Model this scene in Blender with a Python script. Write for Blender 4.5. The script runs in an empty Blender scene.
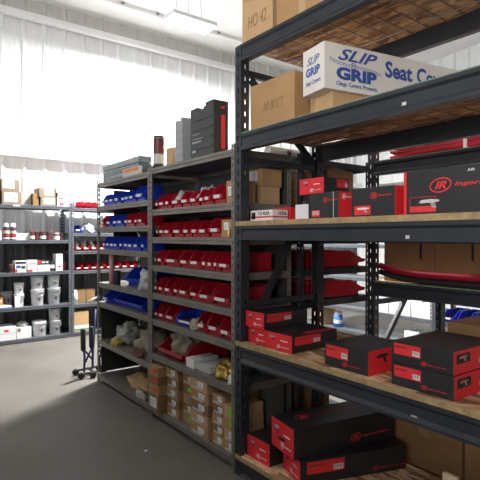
import bpy, bmesh, math, random
from mathutils import Matrix, Vector, noise
random.seed(7)
R = math.radians
scn = bpy.context.scene
COL = scn.collection
FRONT_ROW = -math.pi / 2      # things whose front looks at the aisle (-X)
FRONT_BACK = 0.0              # things whose front looks at -Y (shelves on the back wall)

# ------------------------------------------------------------------ materials
MATS = {}
def mat(name, col, rough=0.6, metal=0.0, var=0.0, scale=8.0, bump=0.0, bscale=60.0, emit=0.0, alpha=1.0, trans=0.0, stretch=None):
    if name in MATS: return MATS[name]
    m = bpy.data.materials.new(name); m.use_nodes = True
    nt = m.node_tree; b = nt.nodes['Principled BSDF']
    b.inputs['Base Color'].default_value = (*col, 1)
    b.inputs['Roughness'].default_value = rough
    b.inputs['Metallic'].default_value = metal
    if trans: b.inputs['Transmission Weight'].default_value = trans
    if alpha < 1: b.inputs['Alpha'].default_value = alpha
    if emit:
        b.inputs['Emission Color'].default_value = (*col, 1); b.inputs['Emission Strength'].default_value = emit
    if var or bump:
        tc = nt.nodes.new('ShaderNodeTexCoord'); mp = nt.nodes.new('ShaderNodeMapping')
        nt.links.new(tc.outputs['Object'], mp.inputs['Vector'])
        if stretch: mp.inputs['Scale'].default_value = stretch
        if var:
            n = nt.nodes.new('ShaderNodeTexNoise'); n.inputs['Scale'].default_value = scale
            n.inputs['Detail'].default_value = 6
            nt.links.new(mp.outputs[0], n.inputs['Vector'])
            cr = nt.nodes.new('ShaderNodeValToRGB')
            lo = tuple(max(0, c * (1 - var)) for c in col); hi = tuple(min(1, c * (1 + var)) for c in col)
            cr.color_ramp.elements[0].position = .3; cr.color_ramp.elements[1].position = .7
            cr.color_ramp.elements[0].color = (*lo, 1); cr.color_ramp.elements[1].color = (*hi, 1)
            nt.links.new(n.outputs['Fac'], cr.inputs[0]); nt.links.new(cr.outputs[0], b.inputs['Base Color'])
        if bump:
            n2 = nt.nodes.new('ShaderNodeTexNoise'); n2.inputs['Scale'].default_value = bscale
            nt.links.new(mp.outputs[0], n2.inputs['Vector'])
            bp = nt.nodes.new('ShaderNodeBump'); bp.inputs['Strength'].default_value = bump; bp.inputs['Distance'].default_value = .01
            nt.links.new(n2.outputs['Fac'], bp.inputs['Height']); nt.links.new(bp.outputs[0], b.inputs['Normal'])
    MATS[name] = m
    return m

def osb_mat(name='osb_board', dark=(.22, .10, .045), light=(.92, .64, .38)):
    if name in MATS: return MATS[name]
    m = bpy.data.materials.new(name); m.use_nodes = True
    nt = m.node_tree; b = nt.nodes['Principled BSDF']; b.inputs['Roughness'].default_value = .8
    tc = nt.nodes.new('ShaderNodeTexCoord'); mp = nt.nodes.new('ShaderNodeMapping')
    mp.inputs['Scale'].default_value = (10, 34, 20); mp.inputs['Rotation'].default_value = (0, 0, .35)
    v = nt.nodes.new('ShaderNodeTexVoronoi'); v.inputs['Scale'].default_value = 1.0
    n = nt.nodes.new('ShaderNodeTexNoise'); n.inputs['Scale'].default_value = 2.2; n.inputs['Detail'].default_value = 5
    nt.links.new(tc.outputs['Object'], mp.inputs['Vector'])
    nt.links.new(mp.outputs[0], v.inputs['Vector']); nt.links.new(mp.outputs[0], n.inputs['Vector'])
    mx = nt.nodes.new('ShaderNodeMix'); mx.data_type = 'RGBA'
    sep = nt.nodes.new('ShaderNodeSeparateColor'); nt.links.new(v.outputs['Color'], sep.inputs[0])
    mul = nt.nodes.new('ShaderNodeMath'); mul.operation = 'MULTIPLY'
    nt.links.new(sep.outputs[0], mul.inputs[0]); nt.links.new(n.outputs['Fac'], mul.inputs[1])
    ad = nt.nodes.new('ShaderNodeMath'); ad.operation = 'MULTIPLY'; ad.inputs[1].default_value = 1.8; ad.use_clamp = True
    nt.links.new(mul.outputs[0], ad.inputs[0]); nt.links.new(ad.outputs[0], mx.inputs[0])
    mx.inputs[6].default_value = (*dark, 1); mx.inputs[7].default_value = (*light, 1)
    nt.links.new(mx.outputs[2], b.inputs['Base Color'])
    MATS[name] = m
    return m

M = dict(
    rack=mat('rack_paint', (.031, .035, .044), .42, .2, .18, 5),
    bay=mat('bay_paint', (.205, .190, .172), .5, .25, .15, 6),
    bayin=mat('bay_shade_sheet', (.045, .043, .042), .7),
    back=mat('back_shelf_paint', (.135, .15, .172), .42, .3, .12, 6),
    osb=osb_mat(),
    woodedge=mat('plywood_edge', (.37, .26, .125), .75, 0, .25, 30, stretch=(1, 12, 1)),
    green=mat('green_edge', (.17, .27, .18), .7, 0, .3, 40),
    wire=mat('deck_wire', (.42, .36, .36), .4, .6),
    card=mat('cardboard', (.42, .25, .115), .85, 0, .12, 5, .08, 40),
    card2=mat('cardboard_pale', (.52, .335, .175), .85, 0, .1, 5, .08, 40),
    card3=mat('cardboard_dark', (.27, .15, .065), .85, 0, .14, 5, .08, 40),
    cardgrey=mat('cardboard_grey', (.42, .38, .33), .85, 0, .08, 5),
    tape=mat('packing_tape', (.47, .33, .19), .3),
    paper=mat('white_paper', (.78, .79, .80), .7, 0, .06, 40),
    greypaper=mat('grey_paper', (.55, .55, .53), .8, 0, .12, 12),
    red=mat('carton_red', (.74, .022, .034), .55),
    redlab=mat('label_red', (.74, .03, .038), .6),
    black=mat('carton_black', (.021, .021, .024), .45, 0, .25, 6),
    ink=mat('black_ink', (.02, .02, .022), .7),
    greyink=mat('grey_ink', (.35, .35, .36), .6),
    pencil=mat('marker_scribble', (.30, .185, .09), .8),
    blueink=mat('blue_print', (.035, .09, .34), .6),
    binred=mat('bin_red', (.42, .006, .02), .38, 0, .08, 6),
    binblue=mat('bin_blue', (.010, .045, .50), .38, 0, .08, 6),
    bucket=mat('bucket_plastic', (.74, .76, .78), .5),
    bucketgrey=mat('bucket_clear', (.48, .51, .54), .4),
    dimmed=mat('cardboard_dimmed', (.25, .195, .145), .85, 0, .1, 6),  # cardboard darkened to stand in for weaker light on the back shelving
    bag=mat('clear_bag', (.42, .42, .42), .2, 0, .3, 14, .3, 20),
    rag=mat('rag_cloth', (.42, .36, .28), .95, 0, .3, 10, .4, 30),
    ragyellow=mat('rag_yellow', (.50, .36, .10), .95, 0, .25, 10),
    rubber=mat('rubber', (.018, .018, .02), .7),
    steel=mat('bare_steel', (.5, .5, .5), .35, .8),
    bluepaint=mat('blue_tube', (.018, .035, .12), .4),
    gold=mat('brass_fittings', (.55, .38, .10), .35, .7, .5, 60),
    greenlab=mat('green_label', (.20, .62, .05), .6),
    bluelab=mat('blue_label', (.05, .20, .62), .6),
    hose=mat('hose_red', (.42, .012, .04), .35),
    case=mat('tool_case', (.034, .036, .038), .4, 0, .2, 10),
    casegrey=mat('case_grey', (.30, .31, .32), .4),
    teal=mat('clear_teal_plastic', (.10, .135, .145), .25, 0, .3, 12),
    orange=mat('orange_print', (.68, .20, .03), .5),
    maroon=mat('can_maroon', (.13, .022, .022), .4),
    wood=mat('pale_wood', (.55, .42, .28), .7, 0, .15, 12),
)

# ------------------------------------------------------------------ mesh helpers
def bx(bm, x0, x1, y0, y1, z0, z1, mi=0, bevel=0):
    vs = [bm.verts.new(p) for p in ((x0, y0, z0), (x1, y0, z0), (x1, y1, z0), (x0, y1, z0), (x0, y0, z1), (x1, y0, z1), (x1, y1, z1), (x0, y1, z1))]
    fs = []
    for q in ((0, 3, 2, 1), (4, 5, 6, 7), (0, 1, 5, 4), (1, 2, 6, 5), (2, 3, 7, 6), (3, 0, 4, 7)):
        f = bm.faces.new([vs[i] for i in q]); f.material_index = mi; fs.append(f)
    if bevel:
        es = list({e for f in fs for e in f.edges})
        bmesh.ops.bevel(bm, geom=es, offset=bevel, segments=2, affect='EDGES', profile=.6)
    return fs

def prism(bm, pts, axis, a, b, mi=0):
    """polygon pts (2-D) extruded along axis 0/1/2 from a to b"""
    def P(p, t):
        return {0: (t, p[0], p[1]), 1: (p[0], t, p[1]), 2: (p[0], p[1], t)}[axis]
    A = [bm.verts.new(P(p, a)) for p in pts]; B = [bm.verts.new(P(p, b)) for p in pts]
    fs = [bm.faces.new(A), bm.faces.new(B[::-1])]
    n = len(pts)
    for i in range(n): fs.append(bm.faces.new((A[i], B[i], B[(i + 1) % n], A[(i + 1) % n])))
    for f in fs: f.material_index = mi
    bmesh.ops.recalc_face_normals(bm, faces=fs)
    return fs

def tube(bm, pts, r, seg=8, mi=0, cap=True):
    pts = [Vector(p) for p in pts]; rings = []
    n = len(pts)
    up = None
    for i, p in enumerate(pts):
        t = (pts[min(i + 1, n - 1)] - pts[max(i - 1, 0)]).normalized()
        if up is None or abs(up.dot(t)) > .95:
            up = Vector((0, 0, 1)) if abs(t.z) < .9 else Vector((1, 0, 0))
        s = t.cross(up).normalized(); u = s.cross(t).normalized(); up = u
        rr = r[i] if isinstance(r, (list, tuple)) else r
        rings.append([bm.verts.new(p + (s * math.cos(2 * math.pi * k / seg) + u * math.sin(2 * math.pi * k / seg)) * rr) for k in range(seg)])
    fs = []
    for a, b in zip(rings, rings[1:]):
        for k in range(seg): fs.append(bm.faces.new((a[k], a[(k + 1) % seg], b[(k + 1) % seg], b[k])))
    for f in fs: f.smooth = True
    if cap: fs += [bm.faces.new(rings[0][::-1]), bm.faces.new(rings[-1])]
    for f in fs: f.material_index = mi
    bmesh.ops.recalc_face_normals(bm, faces=fs)

def lathe(bm, prof, seg=20, mi=0, a0=0, a1=2 * math.pi, cx=0, cy=0):
    full = abs(a1 - a0 - 2 * math.pi) < 1e-6
    n = seg if full else seg + 1
    rings = []
    for r, z in prof:
        if r < 1e-5 and full: rings.append([bm.verts.new((cx, cy, z))])
        else: rings.append([bm.verts.new((cx + r * math.cos(a0 + (a1 - a0) * k / seg), cy + r * math.sin(a0 + (a1 - a0) * k / seg), z)) for k in range(n)])
    fs = []
    for a, b in zip(rings, rings[1:]):
        for k in range(seg):
            k2 = (k + 1) % n
            if len(a) == 1 and len(b) == 1: continue
            if len(a) == 1: f = bm.faces.new((a[0], b[k2], b[k]))
            elif len(b) == 1: f = bm.faces.new((a[k], a[k2], b[0]))
            else: f = bm.faces.new((a[k], a[k2], b[k2], b[k]))
            f.smooth = True; f.material_index = mi; fs.append(f)
    return fs

def link(name, bm, mats, parent=None, loc=(0, 0, 0), rz=0):
    me = bpy.data.meshes.new(name); bm.to_mesh(me); bm.free()
    for m in (mats if isinstance(mats, (list, tuple)) else [mats]): me.materials.append(m)
    o = bpy.data.objects.new(name, me); COL.objects.link(o)
    if parent: o.parent = parent
    o.location = loc; o.rotation_euler = (0, 0, rz)
    return o

def tag(o, label, cat, group=None, kind=None):
    o['label'] = label; o['category'] = cat
    if group: o['group'] = group
    if kind: o['kind'] = kind
    return o
def empty(name, label, cat, loc, rz=0, group=None):
    o = bpy.data.objects.new(name, None); COL.objects.link(o)
    o.location = loc; o.rotation_euler = (0, 0, rz); o.empty_display_size = .1
    return tag(o, label, cat, group)
def struct(name, bm, m):
    o = link(name, bm, m); o['kind'] = 'structure'; return o
def copy_tree(o, parent=None):
    c = o.copy(); COL.objects.link(c)
    if parent: c.parent = parent
    for ch in list(o.children): copy_tree(ch, c)
    return c
def NB(): return bmesh.new()
ORD = ['zeroth', 'first', 'second', 'third', 'fourth', 'fifth', 'sixth', 'seventh', 'eighth', 'ninth', 'tenth', 'eleventh', 'twelfth']
def nth(i, n, side='left'):
    if i == n - 1 and n > 1: return 'last'
    return ORD[i + 1]

# ------------------------------------------------------------------ lettering
TXT = {}
def text_mesh(s, bold=0.0, shear=0.0):
    k = (s, bold, shear)
    if k in TXT: return TXT[k]
    cu = bpy.data.curves.new('lettering', 'FONT'); cu.body = s; cu.size = 1; cu.offset = bold; cu.shear = shear
    cu.resolution_u = 3; cu.extrude = .004
    ob = bpy.data.objects.new('lettering', cu); COL.objects.link(ob)
    bpy.context.view_layer.update()
    dg = bpy.context.evaluated_depsgraph_get()
    me = bpy.data.meshes.new_from_object(ob.evaluated_get(dg))
    COL.objects.unlink(ob); bpy.data.objects.remove(ob); bpy.data.curves.remove(cu)
    xs = [v.co.x for v in me.vertices]; ys = [v.co.y for v in me.vertices]
    TXT[k] = (me, min(xs), max(xs), min(ys), max(ys))
    return TXT[k]
def add_text(bm, s, x, y, w, h, bold=0.0, shear=0.0, mi=0):
    """put the text s in the rectangle x..x+w, y..y+h (its plane z=0)"""
    me, x0, x1, y0, y1 = text_mesh(s, bold, shear)
    sx = w / (x1 - x0); sy = h / (y1 - y0)
    vs = [bm.verts.new(((v.co.x - x0) * sx + x, (v.co.y - y0) * sy + y, max(0, v.co.z) * .2)) for v in me.vertices]
    for p in me.polygons:
        try:
            f = bm.faces.new([vs[i] for i in p.vertices]); f.material_index = mi
        except ValueError: pass
def ring(bm, cx, cy, rx, ry, t, n=28, mi=0, rot=.25):
    c, s = math.cos(rot), math.sin(rot)
    def P(a, k): 
        x = (rx - k) * math.cos(a); y = (ry - k) * math.sin(a)
        return (cx + x * c - y * s, cy + x * s + y * c, .0004)
    o = [bm.verts.new(P(2 * math.pi * i / n, 0)) for i in range(n)]; q = [bm.verts.new(P(2 * math.pi * i / n, t)) for i in range(n)]
    for i in range(n):
        f = bm.faces.new((o[i], o[(i + 1) % n], q[(i + 1) % n], q[i])); f.material_index = mi
def quad(bm, x0, x1, y0, y1, z=0, mi=0):
    f = bm.faces.new([bm.verts.new(p) for p in ((x0, y0, z), (x1, y0, z), (x1, y1, z), (x0, y1, z))]); f.material_index = mi
def poly(bm, pts, z=0, mi=0):
    f = bm.faces.new([bm.verts.new((p[0], p[1], z)) for p in pts]); f.material_index = mi
    bmesh.ops.recalc_face_normals(bm, faces=[f])
    if f.normal.z < 0: f.normal_flip()

# ------------------------------------------------------------------ boxes in a front frame: x right, y into the shelf, z up; front face at y=0
class Box:
    def __init__(s, o, w, d, h): s.o, s.w, s.d, s.h = o, w, d, h
    def frame(s, face, e=.0012):
        w, d, h = s.w, s.d, s.h
        if face == 'front': return Matrix(((1, 0, 0, -w / 2), (0, 0, -1, -e), (0, 1, 0, 0), (0, 0, 0, 1)))
        if face == 'right': return Matrix(((0, 0, 1, w / 2 + e), (1, 0, 0, 0), (0, 1, 0, 0), (0, 0, 0, 1)))
        if face == 'top': return Matrix(((1, 0, 0, -w / 2), (0, 1, 0, 0), (0, 0, 1, h + e), (0, 0, 0, 1)))
        if face == 'bottom': return Matrix(((1, 0, 0, -w / 2), (0, -1, 0, d), (0, 0, -1, -e), (0, 0, 0, 1)))
    def decal(s, name, face, bm, mats, label=None, e=.0012):
        bm.transform(s.frame(face, e))
        o = link(name, bm, mats, s.o)
        if label: o['label'] = label
        return o
    def patch(s, name, face, u0, u1, v0, v1, m, label=None, e=.0012):
        b = NB(); quad(b, u0, u1, v0, v1)
        return s.decal(name, face, b, m, label, e)

def box(name, label, cat, loc, w, d, h, mats, rz=FRONT_ROW, group=None, red_ends=None, bevel=.003, turn=0):
    b = NB(); bx(b, -w / 2, w / 2, 0, d, 0, h, 0, bevel)
    if red_ends:
        b.normal_update()
        for f in b.faces:
            n = f.normal
            if red_ends == 'x' and abs(n.x) > .8: f.material_index = 1
            if red_ends == 'y' and abs(n.y) > .8: f.material_index = 1
    o = link(name, b, mats, None, loc, rz + turn)
    tag(o, label, cat, group)
    return Box(o, w, d, h)
def rowbox(name, label, cat, Y0, Y1, X, d, z, h, mats, **k):
    """a box in the row: spans Y0..Y1, its front face at X"""
    return box(name, label, cat, (X, (Y0 + Y1) / 2, z), abs(Y1 - Y0), d, h, mats, **k)
def backbox(name, label, cat, X0, X1, Yf, d, z, h, mats, **k):
    return box(name, label, cat, ((X0 + X1) / 2, Yf, z), abs(X1 - X0), d, h, mats, rz=FRONT_BACK, **k)

def address_label(B, face, u0, u1, v0, v1, colour=None, stamp=False):
    o = B.patch('paper_label', face, u0, u1, v0, v1, colour or M['paper'])
    b = NB(); w = u1 - u0; h = v1 - v0
    for k in range(3): quad(b, u0 + w * .1, u0 + w * (.55 + .12 * k), v0 + h * (.2 + .22 * k), v0 + h * (.28 + .22 * k))
    if stamp: quad(b, u0 + w * .62, u0 + w * .9, v0 + h * .2, v0 + h * .5)
    p = b; p.transform(B.frame(face, .002))
    t = link('print', p, M['greyink'], o)
    return o

# ------------------------------------------------------------------ THE SETTING
def ribbed(bm, a0, a1, z0, z1, put, pitch=.305, h=.03):
    """ribbed metal panel from a0 to a1 (along the wall); put(a, depth, z)"""
    prof = []; a = a0
    while a < a1:
        prof += [(a, 0), (a + .025, h), (a + .055, h), (a + .08, 0), (a + .145, 0), (a + .155, .006), (a + .165, 0), (a + .22, 0), (a + .23, .006), (a + .24, 0)]
        a += pitch
    prof.append((a1, 0))
    lo = [bm.verts.new(put(p, d, z0)) for p, d in prof]; hi = [bm.verts.new(put(p, d, z1)) for p, d in prof]
    for i in range(len(prof) - 1): bm.faces.new((lo[i], lo[i + 1], hi[i + 1], hi[i]))

WALLY, WALLX = 7.86, 9.6
m_wall = mat('white_metal_wall', (.80, .81, .82), .45, .0, .05, 3)
m_wains = mat('dark_wainscot', (.085, .087, .092), .55, .1, .3, 2, stretch=(6, 6, .4))
m_ceil = mat('white_ceiling', (.86, .86, .85), .6, 0, .04, 2)
m_trim = mat('white_trim', (.80, .80, .80), .5)
m_floor = bpy.data.materials.new('concrete_floor'); m_floor.use_nodes = True
nt = m_floor.node_tree; pb = nt.nodes['Principled BSDF']
tc = nt.nodes.new('ShaderNodeTexCoord')
n1 = nt.nodes.new('ShaderNodeTexNoise'); n1.inputs['Scale'].default_value = 1.1; n1.inputs['Detail'].default_value = 8
n2 = nt.nodes.new('ShaderNodeTexNoise'); n2.inputs['Scale'].default_value = 45; n2.inputs['Detail'].default_value = 3
nt.links.new(tc.outputs['Object'], n1.inputs[0]); nt.links.new(tc.outputs['Object'], n2.inputs[0])
cr = nt.nodes.new('ShaderNodeValToRGB'); cr.color_ramp.elements[0].position = .3; cr.color_ramp.elements[1].position = .72
cr.color_ramp.elements[0].color = (.155, .142, .125, 1); cr.color_ramp.elements[1].color = (.215, .205, .188, 1)
mx = nt.nodes.new('ShaderNodeMix'); mx.data_type = 'RGBA'; mx.blend_type = 'MULTIPLY'; mx.inputs[0].default_value = .35
nt.links.new(n1.outputs[0], cr.inputs[0]); nt.links.new(cr.outputs[0], mx.inputs[6]); nt.links.new(n2.outputs[0], mx.inputs[7])
nt.links.new(mx.outputs[2], pb.inputs['Base Color']); pb.inputs['Roughness'].default_value = .6; pb.inputs['Specular IOR Level'].default_value = .2
b = NB(); bx(b, -6, WALLX, -6, WALLY + .1, -.1, 0); struct('floor', b, m_floor)
b = NB(); ribbed(b, -6, WALLX, 1.44, 5.16, lambda a, d, z: (a + .12, WALLY - d, z)); struct('wall_back', b, m_wall)
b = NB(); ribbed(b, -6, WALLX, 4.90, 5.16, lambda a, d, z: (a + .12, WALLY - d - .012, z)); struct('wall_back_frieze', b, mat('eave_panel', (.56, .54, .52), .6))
b = NB(); ribbed(b, -6, WALLX, 0, 1.44, lambda a, d, z: (a + .12, WALLY - d - .004, z), h=.03)
bx(b, -6, WALLX, WALLY - .05, WALLY, 1.41, 1.45); o = struct('wall_back_wainscot', b, m_wains)
b = NB(); bx(b, -6.1, -6, -6, -5.2, 0, 6.2); bx(b, -6.1, -6, 0, 3.2, 0, 6.2); bx(b, -6.1, -6, 5.2, WALLY, 0, 6.2); bx(b, -6.1, -6, 3.2, 5.2, 0, .5); bx(b, -6.1, -6, 3.2, 5.2, 2.9, 6.2); bx(b, -6.1, -6, -5.2, 0, 3.9, 6.2); struct('wall_left', b, mat('grey_block_wall', (.14, .14, .14), .8))
b = NB(); bx(b, -6, WALLX, -6.1, -6, 0, 6.2); struct('wall_rear', b, MATS['grey_block_wall'])
b = NB(); bx(b, -1.3, -1.15, -5.9, .25, 0, 1.2); bx(b, -1.3, -1.15, .25, 4.6, 0, 1.85); struct('shade_blocker', b, MATS['grey_block_wall'])  # added unseen blocker, shades the floor and lower shelves
b = NB(); ribbed(b, -6, WALLY, 0, 5.9, lambda a, d, z: (WALLX - d, a, z)); struct('wall_right', b, m_wall)
b = NB(); bx(b, -6, WALLX, WALLY - .17, WALLY - .032, 2.72, 2.84, 0, .006); struct('trim_1', b, m_trim)
b = NB(); bx(b, -6, WALLX, WALLY - .15, WALLY - .032, 4.82, 4.91, 0, .006); struct('trim_2', b, m_trim)
# ceiling rises gently away from the back wall; lapped sheets with a seam strip
b = NB(); SL = .07
prof = [(WALLY, 5.16), (7.25, 5.16 + (WALLY - 7.25) * SL), (7.25, 5.10 + (WALLY - 7.25) * SL), (7.17, 5.10 + (WALLY - 7.17) * SL), (7.17, 5.16 + (WALLY - 7.17) * SL), (-6, 5.16 + (WALLY + 6) * SL)]
top = [(y, z + .12) for y, z in prof[::-1]]
prism(b, prof + [(-6, 6.4), (WALLY, 6.4)], 0, -6, WALLX); struct('ceiling', b, m_ceil)
b = NB()
for k in range(7):
    x = 2.45 + k * .61
    bx(b, x, x + .05, 7.14, 7.165, 5.175, 5.20)
struct('trim_3', b, mat('seam_clip', (.25, .25, .25), .6))

# ------------------------------------------------------------------ shelving units (front frame, x right)
def slotted(bm, x0, x1, y0, y1, z0, z1, pitch=.05, sl=.026, sw=.010, axis='x'):
    """flat flange with a column of slots; the flange lies in x (front) or in y (side)"""
    if axis == 'x':
        c = (x0 + x1) / 2
        bx(bm, x0, c - sw / 2, y0, y1, z0, z1); bx(bm, c + sw / 2, x1, y0, y1, z0, z1)
        z = z0
        while z < z1: bx(bm, c - sw / 2, c + sw / 2, y0, y1, z, min(z1, z + pitch - sl)); z += pitch
    else:
        c = (y0 + y1) / 2
        bx(bm, x0, x1, y0, c - sw / 2, z0, z1); bx(bm, x0, x1, c + sw / 2, y1, z0, z1)
        z = z0
        while z < z1: bx(bm, x0, x1, c - sw / 2, c + sw / 2, z, min(z1, z + pitch - sl)); z += pitch

def shelving(label, loc, rz, w, d, H, levels, m, lip=.05, pw=.035, back=False, group=None, tagmarks=()):
    root = empty('shelving_unit', label, 'shelving', loc, rz, group)
    for sx in (0, 1):
        for sy in (0, 1):
            b = NB(); x0 = 0 if sx == 0 else w - pw
            ys = (0, .004) if sy == 0 else (d - .004, d)
            slotted(b, x0, x0 + pw, ys[0], ys[1], 0, H)
            xs = (x0, x0 + .004) if sx == 0 else (x0 + pw - .004, x0 + pw)
            yy = (0.004, pw) if sy == 0 else (d - pw, d - .004)
            slotted(b, xs[0], xs[1], yy[0], yy[1], 0, H, axis='y')
            link('post', b, m, root)
    for i, z in enumerate(levels):
        b = NB(); e = .0045
        bx(b, e, w - e, .012, d - .012, z - .012, z - .001)
        # rolled front lip: two rounded rails with a groove
        bx(b, pw + .001, w - pw - .001, .002, .02, z - lip * .48, z, 0, .003)
        bx(b, pw + .001, w - pw - .001, .005, .02, z - lip, z - lip * .5, 0, .003)
        bx(b, pw + .001, w - pw - .001, d - .02, d - .005, z - lip, z - .001)
        for xx in (e, w - e - .006): bx(b, xx, xx + .006, .012, d - .012, z - lip, z - .012)
        s = link('shelf', b, m, root)
        for (lv, u) in tagmarks:
            if lv == i:
                q = NB(); quad(q, u, u + .09, z - lip * .5, z - lip * .12)
                q.transform(Matrix(((1, 0, 0, 0), (0, 0, -1, .0008), (0, 1, 0, 0), (0, 0, 0, 1))))
                link('shelf_label', q, M['paper'], s)
    if back:
        b = NB(); bx(b, .006, w - .006, d - .011, d - .006, .08, H - .04); link('shade_back', b, M['bayin'], root)  # added dark sheet, blocks lamp light so the bay interior stays black
    return root

L1 = [2.10, 1.75, 1.52, 1.285, 1.05, .83, .54, .08]
L2 = [2.08, 1.84, 1.62, 1.395, 1.045, .84, .44, .08]
BX = 1.84
shelving('dark steel shelving bay filled with red bins, directly beside the tall rack', (BX, 3.712, 0), FRONT_ROW, 1.210, .50, 2.13, L1, M['bay'], back=True)
shelving('dark steel shelving bay at far end of the row, blue bins on upper shelves', (BX, 4.945, 0), FRONT_ROW, 1.225, .50, 2.11, L2, M['bay'], back=True)
FB = bpy.data.objects['shelving_unit.001']
for (y0, y1, z0, z1) in ((.18, .46, 1.41, 2.02), (.04, .46, .09, .80)):
    b = NB(); bx(b, .0052, .0082, y0, y1, z0, z1); link('shade_side', b, M['bayin'], FB)  # added dark sheets, a shade-coloured backdrop at the bay's far end
LF = [2.10, 1.75, 1.52, 1.285, 1.05, .70, .08]
shelving('shelving unit behind the red bin bay, glimpsed dimly through the tall rack', (3.21, 2.502, 0), math.pi / 2, 1.210, .78, 2.13, LF, M['rack'])
LBk = [1.976, 1.47, 1.01, .515, .06]
shelving('grey back wall shelving of buckets and cans at left edge', (1.10, 7.32, 0), 0, 1.225, .46, 2.03, LBk, M['back'], tagmarks=((0, .42),))
LBr = [1.96, 1.575, 1.30, 1.0, .49, .06]
shelving('grey back wall shelving with small red bins, right of the bucket shelves', (2.332, 7.32, 0), 0, 1.25, .46, 2.02, LBr, M['back'])
LD = [1.95, 1.40, .90, .42, .07]
shelving('grey shelving far behind the racks holding white cartons, seen through gap', (5.8, 6.0, 0), FRONT_ROW, 2.5, .5, 2.0, LD, M['back'])
shelving('grey shelving far behind the racks with blue bins near right edge', (5.8, 3.49, 0), FRONT_ROW, 2.5, .5, 2.0, LD, M['back'])

# ------------------------------------------------------------------ the tall racks
def rack(label, X0, X1, Y0, Y1, H, levels, wire_levels, green_levels, strut_z, braces, m, marks=()):
    root = empty('pallet_rack', label, 'rack', (X0, Y1, 0), FRONT_ROW)
    w = Y1 - Y0; d = X1 - X0; pw = .06; pd = .066
    for sx in (0, 1):
        for sy in (0, 1):
            b = NB(); x0 = 0 if sx == 0 else w - pw; y0 = 0 if sy == 0 else d - pd
            fy = (y0, y0 + .004) if sy == 0 else (y0 + pd - .004, y0 + pd)
            slotted(b, x0, x0 + pw, fy[0], fy[1], 0, H, .075, .035, .012)
            yy = (y0 + .004, y0 + pd) if sy == 0 else (y0, y0 + pd - .004)
            slotted(b, x0, x0 + .004, yy[0], yy[1], 0, H, .075, .03, .012, axis='y')
            slotted(b, x0 + pw - .004, x0 + pw, yy[0], yy[1], 0, H, .075, .03, .012, axis='y')
            p = link('post', b, m, root)
            q = NB(); bx(q, x0 - .004, x0 + pw + .004, y0 - .01, y0 + pd + .01, 0, .006); link('foot_plate', q, m, p)
    for sx in (0, 1):
        x0 = .015 if sx == 0 else w - .045
        for z in strut_z:
            b = NB(); bx(b, x0, x0 + .03, pd, d - pd, z - .02, z + .02); link('strut', b, m, root)
        for (ya, za, yb, zb) in braces:
            b = NB(); v = Vector((0, yb - ya, zb - za)); n = Vector((0, -v.z, v.y)).normalized() * .02
            prism(b, [(ya + n.y, za + n.z), (yb + n.y, zb + n.z), (yb - n.y, zb - n.z), (ya - n.y, za - n.z)], 0, x0 + .002, x0 + .028)
            link('brace', b, m, root)
    for i, z in enumerate(levels):            # z = top of the board
        let_in = i in green_levels or i in wire_levels
        bt = z - (.009 if let_in else .03)
        bh = .088 if abs(z - 1.623) < 1e-6 else .105
        for s in (0, 1):
            b = NB()
            if s == 0: prism(b, [(-.008, bt - bh), (-.008, bt - bh + .013), (.004, bt - .075), (.004, bt - .03), (-.008, bt - .018), (-.008, bt), (.04, bt), (.04, bt - bh)], 0, pw + .001, w - pw - .001)
            else: prism(b, [(d - .04, bt - .105), (d - .04, bt), (d + .004, bt), (d + .004, bt - .105)], 0, pw + .001, w - pw - .001)
            bm_ = link('beam', b, m, root)
            if s == 0:
                for (lv, u, ww, up) in marks:
                    if lv == i:
                        q = NB(); quad(q, u, u + ww, bt - .075 + up, bt - .06 + up)
                        q.transform(Matrix(((1, 0, 0, 0), (0, 0, -1, .0025), (0, 1, 0, 0), (0, 0, 0, 1))))
                        link('beam_label', q, M['greypaper'], bm_)
        b = NB(); bx(b, .002, w - .002, .006 if let_in else -.004, d, bt + .001, z, 0)
        b.normal_update()
        for f in b.faces:
            if abs(f.normal.y) > .8: f.material_index = 1
        # notch round the posts is left to the boards' short width
        link('shelf_board', b, [M['osb'], M['woodedge']], root)
        if i in green_levels:
            b = NB(); bx(b, .002, w - .002, .003, .006, z - .008, z); link('painted_edge', b, M['green'], root)
        if i in wire_levels:
            b = NB()
            k = pw + .03
            while k < w - pw: tube(b, [(k, .045, bt - .006), (k, d - .045, bt - .006)], .003, 5); k += .105
            k = .1
            while k < d - .05: tube(b, [(pw + .01, k, bt - .012), (w - pw - .01, k, bt - .012)], .003, 5); k += .17
            link('wire_deck', b, M['wire'], root)
    return root
RA = [2.748, 2.186, 1.623, .855, .125]
rack('tall dark steel rack with wooden shelves in the right foreground', 1.84, 2.60, -.02, 2.492, 2.74, RA, (0, 1), (1,),
     (.18, 1.09, 2.02, 2.58), ((.20, 1.07, .68, 1.88), (.68, 2.05, .1, 2.55)), M['rack'],
     marks=((1, 1.23, .022, .0), (2, .22, .03, .055), (2, .60, .03, .055), (2, .78, .04, .055), (2, 1.07, .035, .055), (2, 1.40, .08, .055), (2, 1.25, .02, .0), (3, 1.40, .10, .05), (3, 1.28, .03, -.01)))
RB = [2.12, 1.175, .47, .10]
rack('second dark rack standing behind the tall rack, holding hose and large cartons', 3.13, 4.18, -.02, 2.455, 2.55, RB, (), (0, 1, 2, 3),
     (.14, 1.0, 1.9, 2.45), ((.13, .60, .60, 1.15), (.60, 1.15, .95, 1.9)), M['rack'])

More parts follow.
